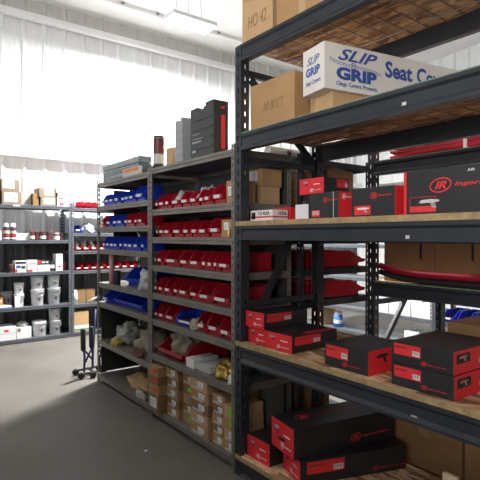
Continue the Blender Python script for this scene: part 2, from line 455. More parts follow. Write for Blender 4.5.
# ------------------------------------------------------------------ storage bins
def make_bin(name, m):
    w, d, h, t = .11, .20, .125, .004
    b = NB()
    bx(b, -w / 2, w / 2, .012, d, 0, t)                                           # bottom
    bx(b, -w / 2, w / 2, d - t, d, t, h)                                          # back
    side = [(.020, 0), (d, 0), (d, h), (.052, h), (.004, h * .47), (-.008, h * .46), (-.006, h * .26), (.020, h * .22)]
    for x in (-w / 2, w / 2 - t): prism(b, side, 0, x, x + t)
    prism(b, [(.020, 0), (.026, 0), (.026, h * .22), (0, h * .27), (-.002, h * .45), (-.008, h * .46), (-.006, h * .26), (.020, h * .22)], 0, -w / 2, w / 2)     # stepped front lip
    bx(b, -w / 2 - .003, w / 2 + .003, .056, d + .002, h - .007, h)                # stacking rim ...
    o = link(name, b, m)
    # open the rim: replace its slab by two rails
    me = o.data
    bm = bmesh.new(); bm.from_mesh(me)
    geom = [v for v in bm.verts if abs(abs(v.co.x) - (w / 2 + .003)) < 1e-5]
    bmesh.ops.delete(bm, geom=geom, context='VERTS')
    for s in (-1, 1):
        xa, xb = sorted((s * (w / 2 - .001), s * (w / 2 + .004)))
        bx(bm, xa, xb, .056, d + .002, h - .008, h)
    bx(bm, -w / 2, w / 2, d, d + .004, h - .008, h)
    bm.to_mesh(me); bm.free()
    q = NB(); quad(q, -.034, .026, h * .28, h * .45)
    q.transform(Matrix(((1, 0, 0, 0), (0, -.012, -1, -.0075), (0, 1, 0, 0), (0, 0, 0, 1))))
    link('bin_label', q, mat('bin_label_paper', (.72, .72, .72), .7), o)
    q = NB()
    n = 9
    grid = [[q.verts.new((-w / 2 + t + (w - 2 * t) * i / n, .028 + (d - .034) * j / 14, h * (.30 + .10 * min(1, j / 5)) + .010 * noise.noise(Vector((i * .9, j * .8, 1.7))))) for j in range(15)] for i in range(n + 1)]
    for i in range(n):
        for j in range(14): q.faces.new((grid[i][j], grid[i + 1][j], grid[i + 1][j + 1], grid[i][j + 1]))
    link('shade_fill', q, mat('bin_inner_shade', (.085, .035, .035), .6, .2, .5, 60), o)  # dark red-brown layer stands in for the shade inside the bin
    return o
PROTO = {}
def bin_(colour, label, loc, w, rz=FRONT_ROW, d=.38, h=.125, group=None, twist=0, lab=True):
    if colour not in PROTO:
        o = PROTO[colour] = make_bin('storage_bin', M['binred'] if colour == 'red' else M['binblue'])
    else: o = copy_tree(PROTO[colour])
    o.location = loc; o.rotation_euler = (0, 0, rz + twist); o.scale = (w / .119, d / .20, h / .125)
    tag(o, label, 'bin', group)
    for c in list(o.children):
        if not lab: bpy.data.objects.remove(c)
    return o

def bin_row(spans, z, place, group, X=1.868, h=.125, d=.20, colours=None, extra_h={}):
    n = len(spans)
    for i, (a, b_) in enumerate(spans):
        c = colours[i] if colours else 'red'
        w = b_ - a - .012
        bin_(c, f'{nth(i, n)} bin from left, {c}, {place}', (X + random.uniform(-.004, .018), (a + b_) / 2, z + .0005), w, d=.36 if i == n - 1 and b_ < 2.9 and z < 1.5 else d, h=h * extra_h.get(i, 1) * random.uniform(.98, 1.02), group=group,
             twist=random.uniform(.0, .02) if i == n - 1 else random.uniform(.05, .10))

bin_row([(3.604, 3.672), (3.49, 3.60), (3.405, 3.486), (3.26, 3.40), (3.115, 3.255), (2.995, 3.11), (2.91, 2.99), (2.81, 2.905), (2.655, 2.805)],
        1.75, 'in the top bin row beside the tall rack', 'bins in the top row beside the tall rack', h=.125, extra_h={8: 1.15, 3: 1.05})
bin_row([(3.622, 3.672), (3.517, 3.617), (3.399, 3.512), (3.24, 3.389), (3.116, 3.225), (3.002, 3.114), (2.875, 3.0), (2.70, 2.872)],
        1.52, 'in the second bin row beside the tall rack', 'bins in the second row beside the tall rack', extra_h={7: 1.12})
bin_row([(3.632, 3.672), (3.53, 3.628), (3.29, 3.526), (3.14, 3.286), (2.968, 3.137), (2.888, 2.965), (2.806, 2.885), (2.742, 2.803), (2.57, 2.738)],
        1.285, 'in the third bin row beside the tall rack', 'bins in the third row beside the tall rack')
bin_row([(3.615, 3.672), (3.513, 3.61), (3.385, 3.508), (3.296, 3.38), (3.14, 3.292), (3.003, 3.137), (2.816, 2.998), (2.56, 2.81)],
        1.05, 'in the fourth bin row beside the tall rack', 'bins in the fourth row beside the tall rack', extra_h={6: .97, 7: 1.05})
bin_row([(3.615, 3.672), (3.505, 3.61), (3.345, 3.50), (3.04, 3.34), (2.895, 3.03), (2.725, 2.89), (2.56, 2.72)],
        .83, 'in the fifth bin row beside the tall rack', 'bins in the fifth row beside the tall rack', colours=['red'] * 3 + ['blue'] + ['red'] * 3, extra_h={3: .85, 4: 1.05, 5: 1.1, 6: 1.1})
bin_('red', 'wide red bin with rags on the shelf above the stacked brown boxes', (1.87, 3.40, .5405), .46, d=.42, h=.15, lab=False)
bin_row([(4.805, 4.90), (4.67, 4.795), (4.555, 4.665), (4.42, 4.54), (4.31, 4.41), (4.195, 4.30), (4.085, 4.19), (3.90, 4.08)],
        1.84, 'in the upper blue row of the far bay', 'bins in the upper row of the far bay', colours=['blue'] * 8, extra_h={7: 1.2})
bin_row([(4.80, 4.90), (4.66, 4.79), (4.50, 4.62), (4.36, 4.49), (4.235, 4.345), (4.12, 4.225), (4.03, 4.11), (3.90, 4.02)],
        1.62, 'in the mixed middle row of the far bay', 'bins in the middle row of the far bay', colours=['red', 'blue', 'blue', 'blue', 'red', 'red', 'red', 'red'])
bin_row([(4.80, 4.90), (4.69, 4.795), (4.56, 4.68), (4.455, 4.55), (4.36, 4.45), (4.245, 4.355), (4.115, 4.24), (3.99, 4.105), (3.89, 3.98)],
        1.395, 'in the lower blue row of the far bay', 'bins in the lower row of the far bay', colours=['blue'] * 9)
bin_('blue', 'big blue bin turned endwise on the middle shelf of the far bay', (1.95, 4.27, 1.0455), .44, d=.34, h=.17, lab=False)
bin_('blue', 'small blue bin at the left end of the low blue shelf', (1.88, 4.80, .8405), .19, d=.36, h=.12)
bin_('blue', 'long blue bin filling the low shelf of the far bay', (1.90, 4.30, .8405), .72, d=.36, h=.135, lab=False)
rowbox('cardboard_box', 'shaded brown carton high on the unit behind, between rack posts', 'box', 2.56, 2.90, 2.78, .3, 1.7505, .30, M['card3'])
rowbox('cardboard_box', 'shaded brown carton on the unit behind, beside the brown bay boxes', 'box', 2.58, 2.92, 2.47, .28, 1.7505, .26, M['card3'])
# the bins on the shelf behind, their backs and ends seen through the tall rack
for z, nm in ((1.285, 'upper'), (1.05, 'lower')):
    for i, y in enumerate((2.64, 2.86, 3.08)):
        bin_('red', f'{ORD[i+1]} shaded red bin from the rack end, {nm} row of the unit behind', (3.19, y, z + .0005), .2, rz=math.pi / 2, d=.62, h=.13, group='shaded red bins behind the tall rack', lab=False)
# back-wall shelving bins
XB = [2.445, 2.56, 2.68, 2.80, 2.93, 3.06, 3.19, 3.32, 3.45]
for z, nm in ((1.30, 'upper'), (1.0, 'lower')):
    for i, x in enumerate(XB):
        where = 'left of the far bay' if i < 3 else 'seen through the far bay'
        k = i if i < 3 else i - 3
        bin_('red', f'{ORD[k+1]} red bin in {nm} row on back wall shelving, {where}', (x, 7.345, z + .0005), .112, rz=0, d=.3, h=.105, group='red bins on the back wall shelving')
for i, (x, w) in enumerate(((2.47, .12), (2.59, .11), (2.70, .10))):
    bin_('red', f'{ORD[i+1]} red bin from left on top of the back wall shelving', (x, 7.345, 1.9605), w, rz=0, d=.3, h=.11, group='red bins on top of the back wall shelving', lab=False)
bin_('blue', 'single blue bin on the back wall shelving beside a clear bag', (2.435, 7.345, 1.5755), .115, rz=0, d=.3, h=.12)
for i, y in enumerate((3.30, 3.10, 2.90)):
    bin_('blue', f'{ORD[i+1]} distant blue bin from left beyond the racks at right edge', (5.83, y, .4205), .17, d=.4, h=.15, group='distant blue bins beyond the racks')

# ------------------------------------------------------------------ soft lumps, cans, buckets
def lump(name, label, cat, loc, dims, m, seed, rough=.35, group=None, rz=0):
    b = NB(); bmesh.ops.create_icosphere(b, subdivisions=4, radius=1)
    for v in b.verts:
        n = v.co.normalized()
        f = 1 + rough * noise.noise(n * 2.1 + Vector((seed, 0, 0))) + rough * .55 * noise.noise(n * 5.3 + Vector((0, seed, 0)))
        c = n * f
        c.z = max(c.z, -.45)
        v.co = Vector((c.x * dims[0] / 2, c.y * dims[1] / 2, (c.z + .45) * dims[2] / 1.45))
    for f in b.faces: f.smooth = True
    o = link(name, b, m, None, loc, rz); tag(o, label, cat, group); return o

def bucket(label, loc, r, h, m, lid=True, group=None, logo=True, rz=0):
    b = NB()
    lathe(b, [(0, 0), (r * .84, 0), (r * .86, .004), (r * .965, h * .86), (r * 1.03, h * .87), (r * 1.03, h * .9), (r * .98, h * .91), (r * 1.0, h), (r * .965, h), (r * .83, .01), (0, .01)], 24)
    o = link('bucket', b, m, None, loc, rz); tag(o, label, 'bucket', group)
    if lid:
        b = NB(); lathe(b, [(0, h * 1.005), (r * .9, h * 1.005), (r * .94, h * 1.03), (r * 1.05, h * 1.03), (r * 1.06, h * .96), (r * 1.045, h * .96)], 24); link('lid', b, m, o)
    if logo:
        b = NB(); a = -math.pi / 2
        for (s, e, z0, z1, mi) in ((-.28, -.17, .38, .52, 0), (-.05, .32, .40, .48, 1), (-.05, .25, .30, .37, 1)):
            lathe(b, [(r * (.865 + .1 * z0 / .86 + .008), h * z0), (r * (.865 + .1 * z1 / .86 + .008), h * z1)], 6, mi, a + s, a + e)
        link('printed_logo', b, [M['redlab'], M['ink']], o)
    b = NB(); pts = [(r * 1.05 * math.cos(t), -r * .12 - r * .95 * abs(math.sin(t)) * .0 - .0 - r * .98 * math.sin(t), h * .88 - h * .28 * math.sin(t)) for t in [math.pi * k / 10 for k in range(11)]]
    tube(b, pts, .0025, 5); link('handle', b, M['steel'], o)
    return o

def can(name, label, cat, loc, r, h, m_body, bands=(), cap=None, group=None, seg=18):
    b = NB()
    if cap:
        hb = h * .78
        lathe(b, [(0, 0), (r, 0), (r, hb * .95), (r * .8, hb), (0, hb)], seg)
        o = link(name, b, m_body, None, loc); 
        b = NB(); lathe(b, [(r * .82, hb * .99), (r * .84, h * .9), (r * .6, h), (0, h)], seg); link('cap', b, cap, o)
    else:
        hb = h
        lathe(b, [(0, 0), (r * .97, 0), (r, .004), (r, h - .004), (r * .97, h), (r * .9, h), (r * .9, h - .004), (0, h - .004)], seg)
        o = link(name, b, m_body, None, loc)
    tag(o, label, cat, group)
    for z0, z1, m in bands:
        b = NB(); lathe(b, [(r * 1.012, hb * z0), (r * 1.012, hb * z1)], seg); link('printed_band', b, m, o)
    return o

# ------------------------------------------------------------------ BACK WALL SHELVES
def shipping(B, face='front', u=(.25, .85), v=(.25, .85)):
    return address_label(B, face, B.w * u[0], B.w * u[1], B.h * v[0], B.h * v[1], stamp=True)
Z = 1.9765
G = 'cartons on top of the back wall shelving'
backbox('cardboard_box', 'brown carton cut by the left edge on top of back wall shelving', 'box', 1.14, 1.366, 7.40, .3, Z, .56, M['dimmed'], group=G)
B = backbox('cardboard_box', 'lower pale carton with white label on top of back wall shelving', 'box', 1.385, 1.640, 7.37, .32, Z, .185, M['dimmed'], group=G); shipping(B, u=(.12, .80), v=(.2, .9))
B = backbox('cardboard_box', 'upper brown carton with white label, on the pale carton near left edge', 'box', 1.375, 1.615, 7.37, .3, Z + .1855, .165, M['dimmed'], group=G); shipping(B, u=(.08, .72), v=(.25, .9))
backbox('cardboard_box', 'plain grey carton right of the pale labelled carton on back shelving', 'box', 1.655, 1.79, 7.46, .26, Z, .185, M['cardgrey'], group=G)
backbox('cardboard_box', 'dark brown carton set back left of the two labelled cartons', 'box', 1.80, 1.875, 7.38, .36, Z, .18, M['card3'], group=G)
B = backbox('cardboard_box', 'lower of two small brown cartons with big white labels on back shelving', 'box', 1.90, 2.111, 7.36, .3, Z, .125, M['dimmed'], group=G); shipping(B, u=(.2, .9), v=(.2, .92))
B = backbox('cardboard_box', 'upper of two small brown cartons with big white labels on back shelving', 'box', 1.878, 2.106, 7.36, .3, Z + .1255, .135, M['dimmed'], group=G); shipping(B, u=(.3, .9), v=(.2, .92))
for i, (h, dx) in enumerate(((.135, 0), (.06, .012), (.055, -.01), (.05, .008))):
    zz = Z + sum((.1355, .0605, .0555, .0505)[:i])
    nm = ['bottom', 'second', 'third', 'topmost'][i]
    B = backbox('carton', f'{nm} white carton with red print in stack atop back shelving', 'box', 2.135 + dx, 2.295 + dx, 7.36, .25, zz, h, M['paper'], group='white cartons stacked atop the back shelving')
    q = NB(); quad(q, B.w * .1, B.w * .9, h * .75, h * .9); quad(q, B.w * .2, B.w * .6, h * .12, h * .35); B.decal('print', 'front', q, M['redlab'])
lump('plastic_bag', 'pink white plastic bag beside the red bins atop back shelving', 'bag', (2.389, 7.42, 1.9605), (.038, .16, .13), mat('pink_bag', (.75, .45, .45), .4, 0, .3, 12), 3)
# second shelf
Z = 1.4705
can('paint_can', 'white can cut by the left edge on the second back shelf', 'can', (1.355, 7.42, Z), .045, .13, M['paper'])
for i, x in enumerate((1.440, 1.53)):
    can('spray_can', f'{["left", "right"][i]} of two black spray cans with white caps on back shelf', 'can', (x, 7.39, Z), .041, .24, M['ink'], ((.08, .22, M['paper']), (.3, .42, M['redlab']), (.5, .72, M['greypaper']), (.74, .86, M['maroon'])), M['paper'], group='spray cans on the back wall shelving')
box('clear_tote', 'low clear plastic tote behind the spray cans on back shelf', 'container', (1.67, 7.43, Z), .19, .24, .10, mat('clear_plastic', (.66, .66, .64), .2, 0, .1, 10), rz=0)
for i, (x, m_) in enumerate(((1.79, M['maroon']), (1.86, M['maroon']), (1.935, M['ink']), (2.03, M['maroon']), (2.13, M['greypaper']), (2.21, M['ink']))):
    can('oil_can', f'{ORD[i+1]} can from left in the dark red and black row on back shelf', 'can', (x, 7.40 + (i % 2) * .03, Z), .043 if i else .03, .125 - (.02 if i > 3 else 0), m_, ((.15, .5, M['paper'] if i % 2 == 0 else M['maroon']), (.6, .85, M['ink'] if i % 2 else M['maroon'])), group='red and black cans on the back shelf')
# third shelf
Z = 1.0105
can('jar', 'small dark jar at left of the third back shelf cartons', 'jar', (1.505, 7.40, Z), .036, .12, M['maroon'], ((.2, .6, M['ink']),))
def printed(label, x0, x1, z, h, m, spots, group='small cartons on the third back shelf', name='carton', d=.16):
    B = backbox(name, label, 'box', x0, x1, 7.37, d, z, h, m, group=group, bevel=.002)
    for (u0, u1, v0, v1, mm) in spots: B.patch('print', 'front', B.w * u0, B.w * u1, h * v0, h * v1, M[mm])
    return B
printed('white carton with black and red bands on third back shelf', 1.55, 1.702, Z, .165, M['paper'], ((.05, .95, .72, .92, 'ink'), (.1, .5, .35, .6, 'blueink'), (.55, .9, .3, .55, 'ink'), (.0, .2, .02, .3, 'redlab')))
printed('plain white carton with red foot, third back shelf, fourth from right', 1.72, 1.85, Z, .17, M['paper'], ((.0, .5, .02, .18, 'redlab'), (.1, .9, .6, .75, 'greyink')))
printed('flat white carton under a black one on the third back shelf', 1.857, 2.03, Z, .095, M['paper'], ((.1, .8, .3, .45, 'greyink'),))
printed('flat black carton with red corner lying on the flat white carton', 1.857, 2.02, Z + .0955, .07, M['ink'], ((.0, .25, .3, .95, 'redlab'), (.35, .6, .4, .7, 'paper'), (.7, .9, .4, .7, 'paper')))
can('jar', 'black jar with white dot label left of the tall white carton', 'jar', (2.068, 7.42, Z), .042, .14, M['ink'], ((.3, .65, M['paper']),))
printed('tall white carton standing at the right of the third back shelf', 2.115, 2.213, Z, .25, M['paper'], ((.3, .7, .2, .3, 'redlab'), (.2, .8, .6, .64, 'greyink')))
can('jar', 'dark jar at the right end of the third back shelf', 'jar', (2.255, 7.42, Z), .035, .12, M['maroon'])
# fourth shelf
Z = .5155
B = backbox('carton', 'orange red carton at left edge of the bucket shelf', 'box', 1.30, 1.405, 7.44, .2, Z + .0305, .115, M['orange']); B.patch('print', 'front', .01, .095, .05, .08, M['paper'])
backbox('flat_carton', 'thin white and blue carton under the orange carton', 'box', 1.29, 1.50, 7.335, .26, Z, .03, M['paper']).patch('print', 'front', 0, .21, .002, .012, M['bluelab'])
GB = 'buckets on the back wall shelving'
bucket('squat grey bucket behind the white flat carton on back shelf', (1.505, 7.69, Z), .083, .19, M['bucketgrey'], group=GB)
bucket('lower small white bucket of the left stack on the bucket shelf', (1.615, 7.44, Z), .067, .175, M['bucket'], group=GB)
bucket('upper small white bucket of the left stack on the bucket shelf', (1.615, 7.44, Z + .1805), .066, .155, M['bucket'], group=GB)
bucket('lower white bucket of the middle stack on the bucket shelf', (1.865, 7.44, Z), .092, .225, M['bucket'], group=GB)
bucket('upper grey bucket of the middle stack on the bucket shelf', (1.862, 7.44, Z + .232), .090, .19, M['bucketgrey'], group=GB)
bucket('lower pale bucket of the right stack on the bucket shelf', (2.10, 7.44, Z), .092, .235, M['bucketgrey'], group=GB)
bucket('upper pale bucket of the right stack on the bucket shelf', (2.095, 7.44, Z + .242), .088, .18, M['bucketgrey'], group=GB)
box('white_jug_carton', 'small white carton in front of the left bucket stack', 'box', (1.575, 7.335, Z), .07, .03, .16, M['paper'], rz=0)
# bottom
Z = .0605
B = backbox('carton', 'long white carton at left on the bottom back shelf', 'box', 1.20, 1.555, 7.345, .3, Z, .19, M['paper']); B.patch('print', 'front', .2, .26, .12, .15, M['redlab']); B.patch('lid_seam', 'front', 0, .355, .095, .10, M['greyink'])
B = backbox('carton', 'white carton with torn flaps beside the long white carton', 'box', 1.568, 1.765, 7.36, .25, Z, .16, M['paper']); B.patch('print', 'front', .01, .05, .10, .15, M['card3'])
lump('plastic_bag', 'crumpled white bag on top of the torn white carton', 'bag', (1.665, 7.48, Z + .1605), (.16, .18, .07), M['bag'], 9, .3)
bucket('single white bucket on the bottom back shelf', (1.895, 7.45, Z), .10, .215, M['bucket'], group=GB, lid=False)
bucket('lower grey bucket of the stack at bottom right of back shelving', (2.12, 7.46, Z), .088, .20, M['bucketgrey'], group=GB)
bucket('upper grey bucket of the stack at bottom right of back shelving', (2.118, 7.46, Z + .207), .086, .17, M['bucketgrey'], group=GB)
# right-hand unit
lump('plastic_bag', 'clear plastic bag of parts beside the single blue bin', 'bag', (2.62, 7.47, 1.5755), (.2, .22, .15), M['bag'], 5)
for i, (x, s) in enumerate(((2.445, 21), (2.56, 22), (2.68, 23))):
    lump('plastic_bag', f'{ORD[i+1]} clear bag from left stuffed in upper red bins on back shelving', 'bag', (x, 7.49, 1.308), (.095, .2, .15), M['bag'], s, group='clear bags in the red bins on back shelving')
can('bottle', 'white bottle at left on the lower shelf beside brown cartons', 'bottle', (2.41, 7.40, .4905), .035, .21, M['paper'], cap=M['paper'])
for i, (a, c) in enumerate(((2.455, 2.58), (2.587, 2.725))):
    backbox('cardboard_box', f'{["left", "right"][i]} brown carton beside the white bottle on back shelving', 'box', a, c, 7.42, .3, .4905, .21, M['card3'], group='brown cartons beside the white bottle')
b = NB(); tube(b, [(0, 0, .02), (.20, .02, .09)], .018, 10); o = link('metal_tube', b, M['steel'], None, (2.58, 7.365, .4905)); tag(o, 'shiny metal tube leaning across the brown cartons on back shelving', 'tube')
B = backbox('cardboard_box', 'brown carton with white and green stripe on bottom of back shelving', 'box', 2.375, 2.60, 7.35, .3, .0605, .31, M['card2'])
q = NB(); quad(q, 0, .225, .05, .10); B.decal('white_stripe', 'front', q, M['paper']); q = NB(); quad(q, 0, .225, .035, .05); B.decal('green_stripe', 'front', q, mat('carton_green', (.02, .45, .28), .6))
# things seen through the far bay
backbox('cardboard_box', 'brown carton on back shelving seen through the middle of far bay', 'box', 3.30, 3.54, 7.36, .3, 1.3005 + .107, .15, M['card2'])

# ------------------------------------------------------------------ NEAR BAY CONTENTS
B = rowbox('cardboard_box', 'small brown labelled box at right end of the top red bin row', 'box', 2.535, 2.648, 1.88, .16, 1.7505, .15, M['card']); address_label(B, 'front', .02, .07, .05, .11)
B = rowbox('cardboard_box', 'small brown labelled box at right end of the second bin row', 'box', 2.535, 2.692, 1.87, .25, 1.5205, .12, M['card']); address_label(B, 'front', .03, .085, .05, .10)
can('brass_fitting', 'tiny brass cylinder in front of the box in the second bin row', 'fitting', (1.856, 2.585, 1.5205), .012, .05, M['gold'])
bx_ = bin_('blue', 'big blue bin behind the small red bins, left of the top row', (2.10, 3.53, 1.7505), .25, d=.2, h=.21, lab=False)
bx_.location = (2.255, 3.53, 1.7505); bx_.scale = (.25 / .119, .07 / .20, .21 / .125)
lump('plastic_bag', 'clear bag in the red bins at the middle of the top row', 'bag', (2.02, 3.33, 1.757), (.26, .09, .14), M['bag'], 31, rz=0)
lump('plastic_bag', 'crumpled clear bag in the sixth bin of the top row', 'bag', (2.02, 3.05, 1.757), (.22, .08, .15), M['bag'], 32)
lump('rag', 'beige rag hanging over the blue bin in the fifth bin row', 'rag', (1.905, 3.06, .835), (.10, .13, .075), M['rag'], 33, .3)
lump('rag', 'beige rags heaped in the wide red bin above the brown boxes', 'rag', (2.02, 3.44, .55), (.2, .3, .20), M['rag'], 34, .4)
B = rowbox('carton', 'small white carton right of the wide red bin', 'box', 3.045, 3.16, 1.865, .22, .5405, .07, M['paper'])
rowbox('carton', 'flat grey wrapped carton beside the small white carton', 'box', 2.86, 3.03, 1.88, .26, .5405, .05, M['greypaper'])
lump('parts_bag', 'clear bag of brass fittings at the right of the lower shelf', 'bag', (1.96, 2.735, .5405), (.18, .19, .125), M['gold'], 41, .25)
lump('plastic_bag', 'white crumpled bag beside the brass fittings next to the post', 'bag', (1.90, 2.585, .5405), (.08, .06, .08), M['paper'], 42, .4)
lump('rag', 'dark blue cloth bundle behind the bag of brass fittings', 'cloth', (2.24, 2.70, .5405), (.14, .2, .17), mat('blue_cloth', (.03, .05, .16), .9), 43, .3)
# cartons stacked on the bottom shelf
def stack(which, Y0, Y1, X, z, hs, dd, lab, m):
    n = len(hs)
    zz = z
    for i, h in enumerate(hs):
        pos = 'bottom' if i == 0 else ('top' if i == n - 1 else ORD[i + 1] + ' from bottom')
        j = random.uniform(-.006, .006)
        B = rowbox('cardboard_box', f'{pos} small brown box in the {which}, bottom shelf', 'box', Y0 + j, Y1 + j, X + random.uniform(0, .008), dd, zz, h - .0005, m[i % len(m)], group=f'small boxes in the {which}', bevel=.0025)
        k = lab[i]
        w = B.w
        if k == 'r': B.patch('red_label', 'front', w * .5, w * .9, h * .35, h * .75, M['redlab'])
        elif k == 'W': address_label(B, 'front', w * .15, w * .85, h * .25, h * .8)
        elif k == 'g': B.patch('green_label', 'front', w * .5, w * .85, h * .3, h * .8, M['greenlab'])
        elif k == 'b': B.patch('blue_label', 'front', w * .55, w * .8, h * .3, h * .85, M['bluelab'])
        else:
            address_label(B, 'front', w * .45, w * .8, h * .35, h * .85); 
            B.patch('shipping_strip', 'front', w * .1, w * .7, h * .12, h * .3, M['greypaper'])
        zz += h
stack('first stack from left', 3.50, 3.67, 1.80, .0805, (.15, .075, .072, .078), .3, 'Wrrr', [M['card3'], M['card']])
stack('second stack from left', 3.29, 3.475, 1.865, .0805, (.078, .075, .078, .078, .082), .3, 'wwwww', [M['card'], M['card3']])
stack('third stack from left', 3.105, 3.275, 1.90, .0805, (.07, .078, .078, .072, .08), .3, 'gwbgw', [M['card'], M['card3']])
stack('fourth stack from left', 2.84, 3.075, 1.85, .0805, (.08, .08, .082, .08, .084), .3, 'wwwww', [M['card'], M['card2'], M['card3']])
stack('fifth stack from left', 2.665, 2.815, 1.87, .0805, (.068, .07, .07, .068, .075), .3, 'wwwww', [M['card'], M['card3']])
stack('last stack beside the rack post', 2.535, 2.655, 1.86, .0805, (.075, .08, .075, .085), .25, 'wwgg', [M['card'], M['card2']])
# far bay odds and ends
can('jar', 'dark narrow jar left of the big blue bin in the far bay', 'jar', (1.90, 4.56, 1.0455), .035, .14, M['ink'])
b = NB(); lathe(b, [(0, 0), (.025, 0), (.025, .30), (0, .30)], 12); o = link('rolled_sheet', b, mat('pink_roll', (.55, .30, .30), .6), None, (1.90, 4.70, 1.0455)); tag(o, 'pinkish paper roll standing upright in the far bay', 'roll')
lump('plastic_bag', 'clear bag of white parts at right of the big blue bin', 'bag', (1.93, 3.93, 1.0455), (.16, .2, .19), M['bag'], 51, .4)
lump('rag', 'grey sack with yellow cloth at left of the lower far shelf', 'rag', (2.06, 4.62, .4405), (.28, .32, .2), M['bag'], 52, .45)
lump('rag', 'yellow cloth in front of the grey sack in the far bay', 'rag', (1.885, 4.55, .4405), (.08, .16, .08), M['ragyellow'], 53, .4)
lump('rag', 'pale heap of rags right of the yellow cloth', 'rag', (2.10, 4.18, .4405), (.24, .46, .19), M['rag'], 54, .4)
lump('rag', 'dark folded glove in front of the pale rag heap', 'rag', (1.875, 4.02, .4405), (.06, .2, .055), M['maroon'], 55, .35)
lump('sack', 'flat brown paper sack on the bottom shelf of the far bay', 'sack', (2.04, 4.20, .0805), (.26, .56, .11), M['card2'], 56, .25)
lump('plastic_bag', 'clear film crumpled on top front of the brown paper sack', 'bag', (1.875, 3.96, .0805), (.05, .2, .06), M['bag'], 57, .35)

# ------------------------------------------------------------------ TOP OF THE BAYS
def tool_case(label, Y0, Y1, X, d, h, z, m_face, m_body, redbits=True):
    root = empty('tool_case', label, 'tool case', (X, (Y0 + Y1) / 2, z), FRONT_ROW)
    w = Y1 - Y0
    for k, (a, b_) in enumerate(((0, .5), (.5, 1))):
        b = NB(); bx(b, -w / 2 + w * a, -w / 2 + w * b_ - .002, 0, d, 0, h * .88, 0, .012)
        link('shell', b, m_face if k == 0 else m_body, root)
    return root
# the large case: its broad side looks down the aisle to the left, its edge with red latches to the right
def case(label, loc, w, d, h, rz, m, latch=None, m_front=None):
    root = empty('tool_case', label, 'tool case', loc, rz)
    b = NB()
    outline = [(-w / 2, 0), (w / 2, 0), (w / 2, h), (w * .18, h), (w * .14, h * .90), (-w * .14, h * .90), (-w * .18, h * .96), (-w / 2, h * .96)]
    prism(b, outline, 1, 0, d * .48); 
    o = link('shell', b, m_front or m, root)
    b = NB(); prism(b, outline, 1, d * .52, d); link('shell', b, m, root)
    b = NB(); bx(b, -w / 2 + .004, w / 2 - .004, d * .47, d * .53, .003, h * .89); link('gasket', b, M['rubber'], root)
    b = NB(); tube(b, [(-w * .2, d * .5, h * .9), (-w * .18, d * .5, h * .985), (w * .18, d * .5, h * .985), (w * .2, d * .5, h * .9)], .012, 8); link('handle', b, M['rubber'], root)
    b = NB()
    for k in range(4): bx(b, -w * .42, w * .42, -.004, .0, h * (.16 + .18 * k), h * (.2 + .18 * k))
    link('ribbing', b, M['casegrey'] if m_front else m, root)
    if latch:
        for zz in latch:
            b = NB(); bx(b, w / 2 - .001, w / 2 + .006, d * .5, d * .76, h * zz[0], h * zz[1], 0, .002); link('latch', b, M['redlab'], root)
    return root
tz = 2.1005
c = case('large black tool case with red latches on top of the shelving', (1.872, 2.945, tz), .31, .125, .385, FRONT_ROW, M['case'], latch=((.12, .74), (.86, .9)))
b = NB(); quad(b, -.12, -.02, .17, .175); quad(b, -.12, -.0, .11, .122); quad(b, -.12, .02, .135, .14); quad(b, -.12, -.07, .04, .06)
b.transform(Matrix(((1, 0, 0, 0), (0, 0, -1, -.0055), (0, 1, 0, 0), (0, 0, 0, 1)))); link('printed_text', b, M['greyink'], c)
c = case('smaller silver faced tool case behind the large black case', (1.872, 3.275, tz), .115, .15, .345, FRONT_ROW, M['case'], latch=((.15, .75),), m_front=M['casegrey'])
can('spray_can', 'maroon and grey spray can standing alone atop the shelving', 'can', (1.895, 3.655, tz), .046, .27, M['casegrey'], ((.0, .12, M['ink']), (.14, .42, M['greypaper']), (.44, .92, M['maroon']), (.94, 1.0, M['ink'])))
rowbox('cardboard_box', 'small tan carton between spray can and tool cases', 'box', 3.43, 3.535, 1.90, .14, tz, .15, M['card2'])
# clear case on the far bay
tz2 = 2.0805
root = empty('clear_plastic_case', 'long translucent teal plastic case on top of the far bay', 'case', (1.88, 4.445, tz2), FRONT_ROW)
b = NB(); bx(b, -.44, .44, 0, .13, 0, .115, 0, .012); link('base', b, M['teal'], root)
b = NB(); bx(b, -.44, .44, 0, .13, .117, .18, 0, .015); link('lid', b, mat('clear_lid', (.20, .235, .25), .2, 0, .25, 12), root)
b = NB(); bx(b, -.449, -.43, .03, .10, .02, .15, 0, .004); link('blue_latch', b, M['bluelab'], root)
b = NB(); bx(b, -.2, .38, -.004, .0, .03, .05); link('ribbing', b, M['casegrey'], root)
B = rowbox('carton', 'flat packet with orange print leaning before the teal plastic case', 'packet', 3.93, 4.29, 1.845, .03, tz2, .075, M['greypaper']); B.patch('orange_print', 'front', .02, .34, .035, .068, M['orange'])

# ------------------------------------------------------------------ HAND TRUCK at the end of the row
root = empty('hand_truck', 'blue tubular cart with black foam grips at end of the row', 'cart', (1.862, 5.2, 0))
for x0, dy in ((-.10, -.06), (.02, .02)):
    b = NB(); tube(b, [(x0 + .02, dy + .04, .05), (x0 + .01, dy, .22), (x0, dy, .33)], .013, 8); link('frame_tube', b, M['bluepaint'], root)
    b = NB(); tube(b, [(x0, dy, .29), (x0 - .004, dy, .31), (x0 - .006, dy, .52), (x0 - .006, dy, .53)], [.020, .027, .027, .020], 10); link('grip', b, M['rubber'], root)
for p in (((-.09, -.04, .30), (.03, .04, .16)), ((.03, .03, .30), (-.08, -.05, .16)), ((.03, .03, .12), (.10, .12, .70)), ((.10, .04, .08), (.16, .06, .32))):
    b = NB(); tube(b, [p[0], ((p[0][0] + p[1][0]) / 2, (p[0][1] + p[1][1]) / 2, (p[0][2] + p[1][2]) / 2), p[1]], .011, 8); link('strut', b, M['bluepaint'], root)
